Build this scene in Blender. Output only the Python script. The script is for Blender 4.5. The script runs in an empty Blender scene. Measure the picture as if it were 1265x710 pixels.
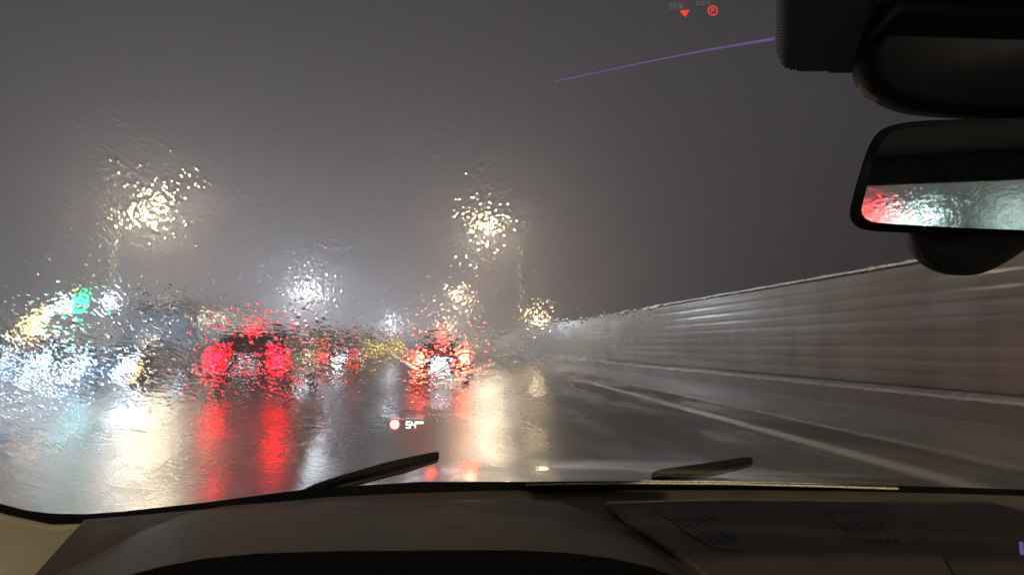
import bpy, math, random
from mathutils import Vector, Matrix
R = math.radians
random.seed(7)
S = bpy.context.scene
C = S.collection

# ------------------------------------------------------------------ camera
FPX, CXP, CYP = 903.0, 632.5, 355.0
cam_d = bpy.data.cameras.new('camera'); cam = bpy.data.objects.new('camera', cam_d); C.objects.link(cam)
cam_d.sensor_width = 36; cam_d.lens = 36 * FPX / 1265
cam_d.clip_start = 0.02; cam_d.clip_end = 3000
cam.location = (0, 0, 1.25); cam.rotation_euler = (R(94.6), 0, R(-4.28))
S.camera = cam
bpy.context.view_layer.update()
EYE = Vector(cam.location); ROT = cam.matrix_world.to_3x3()

def ray(px, py):
    return (ROT @ Vector(((px - CXP) / FPX, -(py - CYP) / FPX, -1))).normalized()
def at(px, py, Y):                      # point of the sight line at world depth Y
    d = ray(px, py); return EYE + d * (Y / d.y)
def atz(px, py, z):                     # point of the sight line at height z
    d = ray(px, py); return EYE + d * ((z - EYE.z) / d.z)
def on_plane(px, py, p0, n):
    d = ray(px, py); return EYE + d * ((p0 - EYE).dot(n) / d.dot(n))

# ------------------------------------------------------------------ sky, exposure
W = bpy.data.worlds.new('World'); S.world = W; W.use_nodes = True
wn, wl = W.node_tree.nodes, W.node_tree.links
wn.clear()
sky = wn.new('ShaderNodeTexSky'); sky.sky_type = 'NISHITA'; sky.sun_disc = False
sky.sun_elevation = R(-2); sky.sun_rotation = R(200)
bg1 = wn.new('ShaderNodeBackground'); bg1.inputs[1].default_value = 0.05
wl.new(sky.outputs[0], bg1.inputs[0])
bg2 = wn.new('ShaderNodeBackground'); bg2.inputs[0].default_value = (.90, .88, 1.0, 1); bg2.inputs[1].default_value = 0.026
ad = wn.new('ShaderNodeAddShader'); wo = wn.new('ShaderNodeOutputWorld')
wl.new(bg1.outputs[0], ad.inputs[0]); wl.new(bg2.outputs[0], ad.inputs[1]); wl.new(ad.outputs[0], wo.inputs[0])
S.view_settings.view_transform = 'Standard'; S.view_settings.look = 'None'
S.view_settings.gamma = 1; S.view_settings.use_curve_mapping = False
S.view_settings.exposure = 0.15
cy = S.cycles
cy.use_denoising = True
try:
    cy.denoiser = 'OPENIMAGEDENOISE'; cy.denoising_input_passes = 'RGB_ALBEDO_NORMAL'; cy.denoising_prefilter = 'ACCURATE'
except Exception: pass
cy.sample_clamp_indirect = 40.0
cy.max_bounces = 9; cy.transmission_bounces = 8; cy.glossy_bounces = 4; cy.diffuse_bounces = 2; cy.volume_bounces = 1
cy.caustics_refractive = True; cy.caustics_reflective = True; cy.blur_glossy = 0.3
cy.use_light_tree = True

# ------------------------------------------------------------------ material helpers
def mat(name, col=(.5, .5, .5), rough=.5, metal=0.0, emit=None, est=0.0, coat=0.0, spec=.5, build=None):
    m = bpy.data.materials.new(name); m.use_nodes = True
    b = m.node_tree.nodes['Principled BSDF']
    b.inputs['Base Color'].default_value = (*col, 1); b.inputs['Roughness'].default_value = rough
    b.inputs['Metallic'].default_value = metal; b.inputs['Coat Weight'].default_value = coat
    b.inputs['Specular IOR Level'].default_value = spec
    if emit: b.inputs['Emission Color'].default_value = (*emit, 1); b.inputs['Emission Strength'].default_value = est
    if build: build(m.node_tree, b)
    return m
class NT:                                # short-hand node builder
    def __init__(s, nt): s.nt = nt; s.N = nt.nodes; s.L = nt.links
    def put(s, sock, v):
        if isinstance(v, (int, float)): sock.default_value = v
        elif isinstance(v, tuple): sock.default_value = v
        else: s.L.new(v, sock)
    def math(s, op, a, b=0.0, c=None, clamp=False):
        n = s.N.new('ShaderNodeMath'); n.operation = op; n.use_clamp = clamp
        s.put(n.inputs[0], a); s.put(n.inputs[1], b)
        if c is not None: s.put(n.inputs[2], c)
        return n.outputs[0]
    def coord(s, which='Object'): return s.N.new('ShaderNodeTexCoord').outputs[which]
    def mapping(s, v, sc=(1, 1, 1), rot=(0, 0, 0), loc=(0, 0, 0)):
        n = s.N.new('ShaderNodeMapping'); s.put(n.inputs[0], v)
        n.inputs['Scale'].default_value = sc; n.inputs['Rotation'].default_value = rot; n.inputs['Location'].default_value = loc
        return n.outputs[0]
    def noise(s, v, scale, detail=2.0, rough=.5, dist=0.0, color=False):
        n = s.N.new('ShaderNodeTexNoise'); s.put(n.inputs['Vector'], v); n.inputs['Scale'].default_value = scale
        n.inputs['Detail'].default_value = detail; n.inputs['Roughness'].default_value = rough; n.inputs['Distortion'].default_value = dist
        return n.outputs['Color' if color else 'Fac']
    def voro(s, v, scale, feature='F1', out='Distance', rnd=1.0):
        n = s.N.new('ShaderNodeTexVoronoi'); n.feature = feature; s.put(n.inputs['Vector'], v); n.inputs['Scale'].default_value = scale
        n.inputs['Randomness'].default_value = rnd
        return n.outputs[out]
    def mr(s, v, a, b, c=0.0, d=1.0, smooth=False):
        n = s.N.new('ShaderNodeMapRange'); s.put(n.inputs[0], v)
        if smooth: n.interpolation_type = 'SMOOTHSTEP'
        for i, k in zip((1, 2, 3, 4), (a, b, c, d)): s.put(n.inputs[i], k)
        return n.outputs[0]
    def mix(s, f, a, b):
        n = s.N.new('ShaderNodeMix'); n.data_type = 'RGBA'
        s.put(n.inputs[0], f); s.put(n.inputs[6], (*a, 1) if isinstance(a, tuple) and len(a) == 3 else a)
        s.put(n.inputs[7], (*b, 1) if isinstance(b, tuple) and len(b) == 3 else b)
        return n.outputs[2]
    def bump(s, h, dist, strength=1.0):
        n = s.N.new('ShaderNodeBump'); s.put(n.inputs['Height'], h); n.inputs['Distance'].default_value = dist; s.put(n.inputs['Strength'], strength)
        return n.outputs[0]
    def sep(s, v):
        n = s.N.new('ShaderNodeSeparateXYZ'); s.put(n.inputs[0], v); return n.outputs
def grime(c1, c2, scale, r1, r2, bd=0.002):
    def f(nt, b):
        t = NT(nt); co = t.coord(); n = t.noise(co, scale, 5, .6)
        t.L.new(t.mix(n, c1, c2), b.inputs['Base Color']); t.L.new(t.mr(n, .3, .7, r1, r2), b.inputs['Roughness'])
        t.L.new(t.bump(t.noise(co, scale * 6, 3), bd), b.inputs['Normal'])
    return f
def paint(name, col):
    return mat(name, col, .25, 0.3, coat=.6, build=grime(col, tuple(x * .75 for x in col), 3, .18, .35, .0004))

# wet road: water film, shallow puddles, worn tracks
def road_nodes(nt, b):
    t = NT(nt); co = t.coord()
    big = t.noise(t.mapping(co, (.55, .10, 1)), 1.0, 4, .55)
    fine = t.noise(co, 60, 3, .7)
    c = t.mix(t.mr(big, .3, .7), (.022, .023, .024), (.045, .045, .043))
    c = t.mix(t.mr(fine, .35, .75, 0, .5), c, (.10, .10, .095)); t.L.new(c, b.inputs['Base Color'])
    pud = t.mr(t.noise(t.mapping(co, (.8, .22, 1), loc=(3, 1, 0)), 1.0, 3, .5), .42, .6)
    t.L.new(t.mr(pud, 0, 1, .42, .19), b.inputs['Roughness'])
    h = t.math('ADD', t.math('MULTIPLY', t.noise(t.mapping(co, (1, .6, 1)), 9, 3, .6), 1.0), t.math('MULTIPLY', fine, .10))
    t.L.new(t.bump(h, .011), b.inputs['Normal'])
M = {}
M['road'] = mat('wet_asphalt', rough=.3, spec=.9, build=road_nodes)
M['verge'] = mat('wet_soil', (.04, .045, .03), .5, build=grime((.03, .035, .02), (.06, .06, .04), 2, .35, .6, .02))
M['white_line'] = mat('road_paint_white', (.85, .83, .72), .3, build=grime((.88, .85, .74), (.6, .58, .5), 4, .10, .18, .0004))
M['shoulder'] = mat('wet_concrete_shoulder', rough=.3, build=grime((.22, .22, .23), (.12, .12, .125), 1.2, .12, .28, .004))
M['yellow_line'] = mat('road_paint_yellow', (.75, .55, .05), .3, build=grime((.8, .6, .05), (.5, .38, .05), 4, .2, .4, .002))
M['concrete'] = mat('concrete', (.35, .34, .32), .5, build=grime((.60, .63, .68), (.30, .32, .36), .8, .15, .3, .0006))
M['dark_concrete'] = mat('concrete_dark', (.03, .06, .06), .5, build=grime((.03, .03, .03), (.015, .015, .015), 2.5, .3, .5, .004))
def wall_nodes(nt, b):
    t = NT(nt); co = t.coord(); x, y, z = t.sep(co)
    n = t.noise(t.mapping(co, (1, .12, 2)), 1.0, 2, .5)
    pan = t.noise(t.mapping(co, (0, .9, 0)), 1.0, 1)
    c = t.mix(n, (.072, .064, .050), (.125, .112, .090)); c = t.mix(t.mr(pan, .42, .58, 0, .8), c, (.05, .043, .032))
    t.L.new(c, b.inputs['Base Color']); t.L.new(t.mr(n, .3, .7, .42, .58), b.inputs['Roughness'])
    t.L.new(t.bump(t.noise(t.mapping(co, (1, .4, 1)), 3, 1), .004), b.inputs['Normal'])
M['wall'] = mat('barrier_aluminium', rough=.35, metal=.0, coat=.12, build=wall_nodes)
M['wall'].node_tree.nodes['Principled BSDF'].inputs['Coat Roughness'].default_value = .16
M['post'] = mat('galvanised_steel', (.25, .25, .24), .4, .7, build=grime((.3, .3, .29), (.16, .16, .15), 5, .3, .5))
M['pole'] = mat('lamp_post_metal', (.18, .18, .17), .45, .6, build=grime((.2, .2, .19), (.12, .12, .11), 5, .3, .5))
M['leaf'] = mat('leaves_dark', (.05, .07, .03), .5, build=grime((.03, .05, .02), (.08, .10, .04), 1.5, .3, .5))
M['rubber'] = mat('tyre_rubber', (.02, .02, .02), .7, build=grime((.02, .02, .02), (.035, .035, .03), 9, .5, .8))
M['alloy'] = mat('wheel_alloy', (.4, .4, .42), .3, .9, build=grime((.45, .45, .46), (.3, .3, .3), 9, .2, .4))
M['tint'] = mat('dark_car_glass', (.015, .018, .022), .06, 0, spec=.9, build=lambda nt, b: NT(nt).L.new(NT(nt).bump(NT(nt).noise(NT(nt).coord(), 30, 2), .003), b.inputs['Normal']))
M['plastic'] = mat('black_trim', (.02, .02, .02), .5, build=grime((.02, .02, .02), (.03, .03, .03), 12, .4, .6))
M['bus_white'] = mat('bus_panel_pale', (.42, .5, .58), .3, build=grime((.42, .5, .58), (.3, .36, .44), 2, .2, .4))
M['bus_glass'] = mat('bus_lit_glass', (.05, .06, .08), .1, emit=(.55, .75, 1), est=.22, build=grime((.05, .06, .08), (.07, .08, .1), 2, .05, .2))
def em(name, col, st): 
    return mat(name, tuple(min(.8, c) for c in col), .3, emit=col, est=st)
M['e_warm'] = em('lamp_glow_warm', (1, .68, .30), 420)
M['e_white'] = em('lamp_glow_white', (.70, .78, 1), 120)
M['e_amber'] = em('lamp_glow_amber', (1, .52, .10), 14)
M['e_green'] = em('signal_glow_green', (.0, 1, .22), 50)
M['e_head'] = em('headlamp_glow', (.50, .74, 1), 14)
M['e_headw'] = em('headlamp_glow_warm', (1, .70, .42), 3)
M['e_headc'] = em('headlamp_glow_cyan', (.80, 1, .97), 480)
M['e_red'] = em('tail_lamp_glow', (1, .0015, .006), 30)
M['e_redm'] = em('tail_lamp_mirror_glow', (1, .0015, .006), 120)
M['e_orange'] = em('brake_lamp_glow', (1, .07, .035), 30)
M['e_plate'] = em('lit_number_plate', (.85, .92, 1), 12)  # number plates glow themselves, standing in for the light on them
M['plate_dim'] = em('dim_number_plate', (.7, .8, 1), 1.2)
M['e_reddim'] = em('dim_tail_glow', (1, .03, .02), 3)
M['off_red'] = mat('lamp_lens_red', (.3, .01, .01), .2)
M['off_amber'] = mat('lamp_lens_amber', (.3, .14, .01), .2)

# ------------------------------------------------------------------ mesh helpers
class MB:
    def __init__(s): s.v = []; s.f = []
    def add(s, vs, fs):
        k = len(s.v); s.v += [tuple(v) for v in vs]; s.f += [tuple(i + k for i in f) for f in fs]; return s
    def box(s, c, d, rz=0.0, rx=0.0):
        m = Matrix.Rotation(rz, 3, 'Z') @ Matrix.Rotation(rx, 3, 'X'); c = Vector(c)
        vs = [c + m @ Vector((x * d[0] / 2, y * d[1] / 2, z * d[2] / 2)) for x in (-1, 1) for y in (-1, 1) for z in (-1, 1)]
        return s.add(vs, [(0, 1, 3, 2), (4, 6, 7, 5), (0, 4, 5, 1), (2, 3, 7, 6), (0, 2, 6, 4), (1, 5, 7, 3)])
    def tube(s, pts, rads, n=12, cap=True):
        pts = [Vector(p) for p in pts]
        if isinstance(rads, (int, float)): rads = [rads] * len(pts)
        rings = []; k = len(s.v)
        for i, p in enumerate(pts):
            t = (pts[min(i + 1, len(pts) - 1)] - pts[max(i - 1, 0)]).normalized()
            u = t.orthogonal().normalized() if i == 0 else (u - t * u.dot(t)).normalized()
            w = t.cross(u)
            s.v += [tuple(p + (u * math.cos(a) + w * math.sin(a)) * rads[i]) for a in [j * 2 * math.pi / n for j in range(n)]]
        for i in range(len(pts) - 1):
            for j in range(n):
                a = k + i * n + j; b = k + i * n + (j + 1) % n
                s.f.append((a, b, b + n, a + n))
        if cap:
            s.f.append(tuple(k + j for j in reversed(range(n)))); s.f.append(tuple(k + (len(pts) - 1) * n + j for j in range(n)))
        return s
    def prism(s, poly, off):            # polygon (3-D points) pushed along off
        n = len(poly); off = Vector(off); a = [Vector(p) for p in poly]
        vs = a + [p + off for p in a]
        fs = [tuple(range(n)), tuple(reversed(range(n, 2 * n)))] + [(i, n + i, n + (i + 1) % n, (i + 1) % n) for i in range(n)]
        return s.add(vs, fs)
    def loft(s, rings, closed=True, caps=True):
        n = len(rings[0]); k = len(s.v)
        for r in rings: s.v += [tuple(p) for p in r]
        for i in range(len(rings) - 1):
            for j in range(n if closed else n - 1):
                a = k + i * n + j; b = k + i * n + (j + 1) % n
                s.f.append((a, b, b + n, a + n))
        if caps and closed:
            s.f.append(tuple(k + j for j in reversed(range(n)))); s.f.append(tuple(k + (len(rings) - 1) * n + j for j in range(n)))
        return s
    def dome(s, c, r, sc=(1, 1, 1), n=20, m=10, full=True):
        c = Vector(c); rings = []
        for i in range(m + 1):
            a = -math.pi / 2 + math.pi * i / m
            rings.append([c + Vector((math.cos(a) * math.cos(b) * r * sc[0], math.cos(a) * math.sin(b) * r * sc[1], math.sin(a) * r * sc[2])) for b in [j * 2 * math.pi / n for j in range(n)]])
        return s.loft(rings)
    def build(s, name, m, parent=None, bevel=0.0, smooth=False, sub=0):
        me = bpy.data.meshes.new(name); me.from_pydata(s.v, [], s.f); me.update()
        o = bpy.data.objects.new(name, me); C.objects.link(o); o.parent = parent
        me.materials.append(m)
        if smooth or sub:
            for p in me.polygons: p.use_smooth = True
        if bevel:
            b = o.modifiers.new('bevel', 'BEVEL'); b.width = bevel; b.segments = 3; b.limit_method = 'ANGLE'; b.angle_limit = R(30)
        if sub:
            b = o.modifiers.new('sub', 'SUBSURF'); b.levels = b.render_levels = sub
        return o
def thing(name, label, cat, loc=(0, 0, 0), rz=0.0, group=None):
    o = bpy.data.objects.new(name, None); C.objects.link(o); o.location = loc; o.rotation_euler = (0, 0, rz)
    o.empty_display_size = .2
    return tag(o, label, cat, group)
def tag(o, label=None, cat=None, group=None, kind=None):
    if label: o['label'] = label
    if cat: o['category'] = cat
    if group: o['group'] = group
    if kind: o['kind'] = kind
    return o
def dup(root, loc, label, rz=None, group=None):
    r = root.copy(); C.objects.link(r); r.location = loc; r['label'] = label
    if rz is not None: r.rotation_euler = (0, 0, rz)
    if group: r['group'] = group
    for ch in list(root.children):
        c = ch.copy(); C.objects.link(c); c.parent = r
        for g in list(ch.children):
            d = g.copy(); C.objects.link(d); d.parent = c
    return r
def light(name, loc, power, col, rad, parent=None, spot=None, rot=None):
    l = bpy.data.lights.new(name, 'SPOT' if spot else 'POINT'); l.energy = power; l.color = col; l.shadow_soft_size = rad
    if spot: l.spot_size = R(spot); l.spot_blend = .6
    o = bpy.data.objects.new(name, l); C.objects.link(o); o.location = loc; o.parent = parent
    if rot: o.rotation_euler = rot
    return o

# ================================================================== THE SETTING
def sheet(name, xs, ys, z, m):
    return tag(MB().add([(xs[0], ys[0], z), (xs[1], ys[0], z), (xs[1], ys[1], z), (xs[0], ys[1], z)], [(0, 1, 2, 3)]).build(name, m), kind='structure')
sheet('ground', (-600, 600), (-300, 900), -0.02, M['verge'])
def bend(y):                             # the road swings very gently to the left
    return -max(0, y - 70) ** 2 * .00030
def ribbon(name, x0, x1, z, m, y0=-120, y1=330, step=6.0, kind='structure'):
    mb = MB(); ys = [y0 + (y1 - y0) * i / round((y1 - y0) / step) for i in range(round((y1 - y0) / step) + 1)]
    mb.loft([[(x0 + bend(y), y, z), (x1 + bend(y), y, z)] for y in ys], closed=False)
    return tag(mb.build(name, m), kind=kind)
ribbon('road', -17.5, 8.6, 0.0, M['road'])
ribbon('service_road', -44, -17.5, -0.004, M['road'])
ribbon('shoulder', 5.9, 8.9, .004, M['shoulder'])
ribbon('edge_line', 4.46, 4.74, .004, M['white_line'])
ribbon('shoulder_line', 5.70, 5.86, .004, M['white_line'])
ribbon('median_line', -7.3, -7.15, .004, M['white_line'])
ribbon('yellow_line', -16.3, -15.7, .004, M['yellow_line'], y0=60)
def dashes(name, x, y0, y1, period=12.0, ln=4.0):
    mb = MB(); y = y0
    while y < y1:
        mb.loft([[(x - .07 + bend(yy), yy, .004), (x + .07 + bend(yy), yy, .004)] for yy in (y, y + ln / 2, y + ln)], closed=False); y += period
    return tag(mb.build(name, M['white_line']), kind='structure')
dashes('lane_line', -2.5, -60, 200)
dashes('lane_line', -11.2, -60, 200)

# noise barrier on a low plinth
def wx(y): return 9.35 - min(max(y, 0), 60) / 60 * 1.1 + bend(y)
nb = thing('noise_barrier', 'long brown ribbed noise barrier wall beside the road', 'noise barrier', (9.3, 0, 0))
off = Vector(nb.location)
YB = [-60 + 4.0 * i for i in range(96)]
prof = [(0, .46)]
zz = .46
while zz < 2.80:
    prof += [(-.003, zz + .05), (-.003, zz + .17), (0, zz + .22), (0, zz + .26)]; zz += .26
prof += [(.10, zz), (.10, .46)]
def top(y): return 1.0 + .10 * min(max(y, 0), 60) / 60
MB().loft([[Vector((wx(y) + a, y, b * top(y))) - off for a, b in prof] for y in YB]).build('ribbed_panels', M['wall'], nb)
mb = MB()
MB().loft([[Vector((wx(y) + a, y, b)) - off for a, b in [(-.50, .33), (-.50, .35), (.2, .37), (.2, -.05), (-.50, -.05)]] for y in YB]).build('plinth', M['dark_concrete'], nb)
MB().loft([[Vector((wx(y) + a, y, b)) - off for a, b in [(-.56, .35), (-.56, .40), (-.05, .44), (-.05, .35)]] for y in YB]).build('coping', M['concrete'], nb)
MB().loft([[Vector((wx(y) + a, y, b + 2.80 * top(y) + .05)) - off for a, b in [(-.05, 0), (-.05, .05), (.12, .05), (.12, 0)]] for y in YB]).build('capping_rail', M['post'], nb)
for i, y in enumerate(YB[15:60:2]):
    h = 2.85 * top(y)
    MB().box(Vector((wx(y) + .16, y, .46 + (h - .46) / 2)) - off, (.07, .10, h - .46)).build('post', M['wall'], nb)

# hedge left of the carriageway
def hedge(name, label, x, y0, y1, h, w, n):
    r = thing(name, label, 'hedge', (x, y0, 0))
    mb = MB(); rng = random.Random(n)
    for k in range(n):
        y = rng.uniform(0, y1 - y0); a = rng.uniform(-1, 1); hh = h * (.82 + .22 * math.sin(y * .35 + x) * math.sin(y * .13) + rng.uniform(-.06, .08))
        z = hh * (1 - rng.random() ** 2.2 * .95); c = Vector((a * w / 2 * (1.1 - .3 * z / h) + bend(y + y0), y, z)); s = rng.uniform(.10, .26)
        u = Vector((rng.gauss(0, 1), rng.gauss(0, 1), rng.gauss(0, 1))).normalized(); v = u.orthogonal().normalized()
        mb.add([c + u * s, c + v * s * .5, c - u * s, c - v * s * .5], [(0, 1, 2, 3)])
    mb.build('foliage', M['leaf'], r)
    MB().loft([[(-w * .3 + bend(y), y - y0, 0), (-w * .22 + bend(y), y - y0, h * .7), (w * .22 + bend(y), y - y0, h * .7), (w * .3 + bend(y), y - y0, 0)] for y in [y0 + (y1 - y0) * i / 20 for i in range(21)]]).build('branches', M['leaf'], r)
    return r
hedge('hedge', 'long dark clipped hedge in the median running to the vanishing point', -8.6, 37, 260, 2.35, .9, 12000)
hedge('bush', 'dark bush at the far left under the amber lamp', -20.6, 26, 34, 2.0, 2.6, 1500)['category'] = 'bush'

yb = thing('safety_barrier', 'low yellow barrier with small yellow lamps along the foot of the hedge', 'barrier', (-7.75, 40, 0))
YS = [4.0 * i for i in range(18)]
MB().loft([[Vector((a + bend(y + 40), y, b)) for a, b in [(.08, .45), (.12, .52), (.08, .72), (.12, .86), (.0, .90), (-.04, .45)]] for y in YS]).build('rail', mat('yellow_rail', rough=.3, build=grime((.75, .52, .04), (.6, .4, .04), 3, .2, .4)), yb)
eY = mat('warning_glow_yellow', (.8, .6, .05), .3, emit=(1, .74, .08), est=5)
for y in YS:
    MB().box((.02 + bend(y + 40), y, .26), (.1, .1, .5)).build('post', M['post'], yb)
    if y: MB().dome((.10 + bend(y + 40), y, 1.0), .13, (1, .6, 1), 12, 8).build('warning_lamp', eY, yb, smooth=True)
# ------------------------------------------------------------------ street lamps
def street_lamp(label, base, h, arm, glow='e_warm', power=2600, col=(1, .88, .72), group='street lamps along the road', hs=1.0):
    r = thing('street_lamp', label, 'street lamp', base, 0, group)
    sgn = 1 if arm > 0 else -1
    MB().tube([(0, 0, 0), (0, 0, .5), (0, 0, .51), (0, 0, h - .5), (sgn * .25, 0, h - .12), (sgn * .7, 0, h), (arm - sgn * .3, 0, h + .05)], [.12, .12, .09, .06, .055, .05, .045], 12).build('pole', M['pole'], r, smooth=True)
    ring = [Vector((math.cos(a) * .42 * hs, math.sin(a) * .19 * hs, 0)) for a in [k * 2 * math.pi / 20 for k in range(20)]]
    c = Vector((arm, 0, h))
    hd = MB().loft([[c + p + Vector((0, 0, .02)) for p in ring], [c + p * .98 + Vector((0, 0, .08)) for p in ring], [c + p * .7 + Vector((0, 0, .17)) for p in ring], [c + p * .2 + Vector((0, 0, .20)) for p in ring]]).build('lamp_head', M['plastic'], r, smooth=True)
    MB().loft([[c + p * .88 + Vector((0, 0, .015)) for p in ring], [c + p * .8 + Vector((0, 0, -.06)) for p in ring], [c + p * .4 + Vector((0, 0, -.12)) for p in ring]]).build('lens', M[glow], hd, smooth=True)
    light('lamp_light', c + Vector((0, 0, -.22)), power, col, .16, r)
    return r
def lamp_for(px, py, Y, arm, label, h=None, **k):
    p = at(px, py, Y)
    return street_lamp(label, (p.x - arm, Y, 0), p.z, arm, **k)
lamp_for(603, 280, 50, -2.3, 'tall warm street lamp beside the road above the car ahead', power=3200, col=(1, .86, .66), hs=1.6)
lamp_for(566, 364, 112, -2.3, 'distant street lamp directly under the tall warm lamp', power=3000, hs=2.6)
lamp_for(551, 396, 190, -2.3, 'farthest street lamp just above the roof of the car ahead', power=4500, col=(.9,.94,1), hs=4)
lamp_for(664, 390, 105, -2.0, 'low warm street lamp over the far end of the noise barrier', power=700, hs=2.8)
lamp_for(190, 256, 45, 2.3, 'large warm street lamp high above the left carriageway', power=4800, col=(1, .88, .68), hs=1.6)
lamp_for(380, 355, 103, 2.3, 'middle street lamp of the left row above the dark hedge', power=17000, col=(.74,.85,1), hs=2.2)
lamp_for(482, 398, 200, 2.3, 'faint farthest street lamp of the left row in the haze', power=17000, col=(.74,.85,1), glow='e_warm')
lamp_for(75, 375, 62, .8, 'white street lamp left of the green signal', glow='e_white', power=900, col=(.75, .84, 1), hs=1.3)
lamp_for(137, 370, 62, .8, 'white street lamp right of the green signal', glow='e_white', power=900, col=(.75, .84, 1), hs=1.3)
lamp_for(47, 392, 36, .6, 'small amber street lamp at the far left above the bush', glow='e_amber', power=500, col=(1, .62, .22), hs=.9)
street_lamp('added unseen street lamp behind the car on the verge', (6.2, -14, 0), 9.5, -2.3, power=6000)  # out of view, added to light the dash, wall and road lines
street_lamp('added unseen street lamp behind the car on the far side', (-15, -8, 0), 9.5, 2.3)  # out of view, added to light the dash from the left

# traffic signal
p = at(100, 372, 40)
ts = thing('traffic_light', 'traffic light showing green between two white lamps', 'traffic light', (p.x, 40, 0))
MB().tube([(0, .12, 0), (0, .12, p.z + .8)], .07).build('pole', M['pole'], ts, smooth=True)
hs_ = MB().box((0, 0, p.z + .33), (.36, .2, 1.05)).build('housing', M['plastic'], ts, bevel=.04)
for nm, dz, m in (('red_lens', .66, 'off_red'), ('amber_lens', .33, 'off_amber'), ('green_lens', 0, 'e_green')):
    MB().tube([(0, -.10, p.z + dz), (0, -.125, p.z + dz)], .15 if nm != 'green_lens' else .17, 20).build(nm, M[m], hs_)
    MB().tube([(0, -.10, p.z + dz + .02), (0, -.30, p.z + dz + .03)], [.165, .165], 20, cap=False).build('visor', M['plastic'], hs_)
light('green_light', (0, -.35, p.z), 90, (0, 1, .35), .12, ts)

# ------------------------------------------------------------------ vehicles
def wheel(parent, x, y, r=.33, w=.22):
    t = MB().tube([(x - w / 2, y, r), (x - w / 2 + .03, y, r), (x + w / 2 - .03, y, r), (x + w / 2, y, r)], [r - .03, r, r, r - .03], 24).build('wheel', M['rubber'], parent, smooth=False)
    MB().tube([(x - w / 2 - .006, y, r), (x + w / 2 + .006, y, r)], r * .62, 18).build('rim', M['alloy'], t)
STY = {  # stations: y fraction of the length from the tail, bottom, belt, roof, half width low, half width roof (fractions of W/2)
    'saloon': dict(L=4.6, W=1.82, H=1.45, st=[(0, .42, .86, .92, .86, .70), (.03, .30, .95, 1.02, .97, .78), (.13, .22, .96, 1.06, 1, .78), (.26, .22, .95, 1.42, 1, .66), (.40, .22, .94, 1.45, 1, .68), (.55, .22, .93, 1.40, 1, .66), (.70, .22, .93, .98, 1, .80), (.88, .22, .84, .88, .99, .80), (.97, .30, .72, .76, .92, .72), (1, .40, .62, .66, .82, .65)]),
    'suv': dict(L=4.7, W=1.92, H=1.72, st=[(0, .50, 1.00, 1.08, .90, .80), (.02, .36, 1.08, 1.16, .98, .82), (.06, .26, 1.10, 1.60, 1, .74), (.12, .26, 1.10, 1.70, 1, .72), (.40, .26, 1.08, 1.72, 1, .74), (.56, .26, 1.06, 1.64, 1, .72), (.70, .26, 1.05, 1.10, 1, .84), (.90, .28, .98, 1.02, .99, .84), (.98, .36, .84, .90, .92, .78), (1, .46, .74, .80, .84, .7)]),
}
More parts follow.
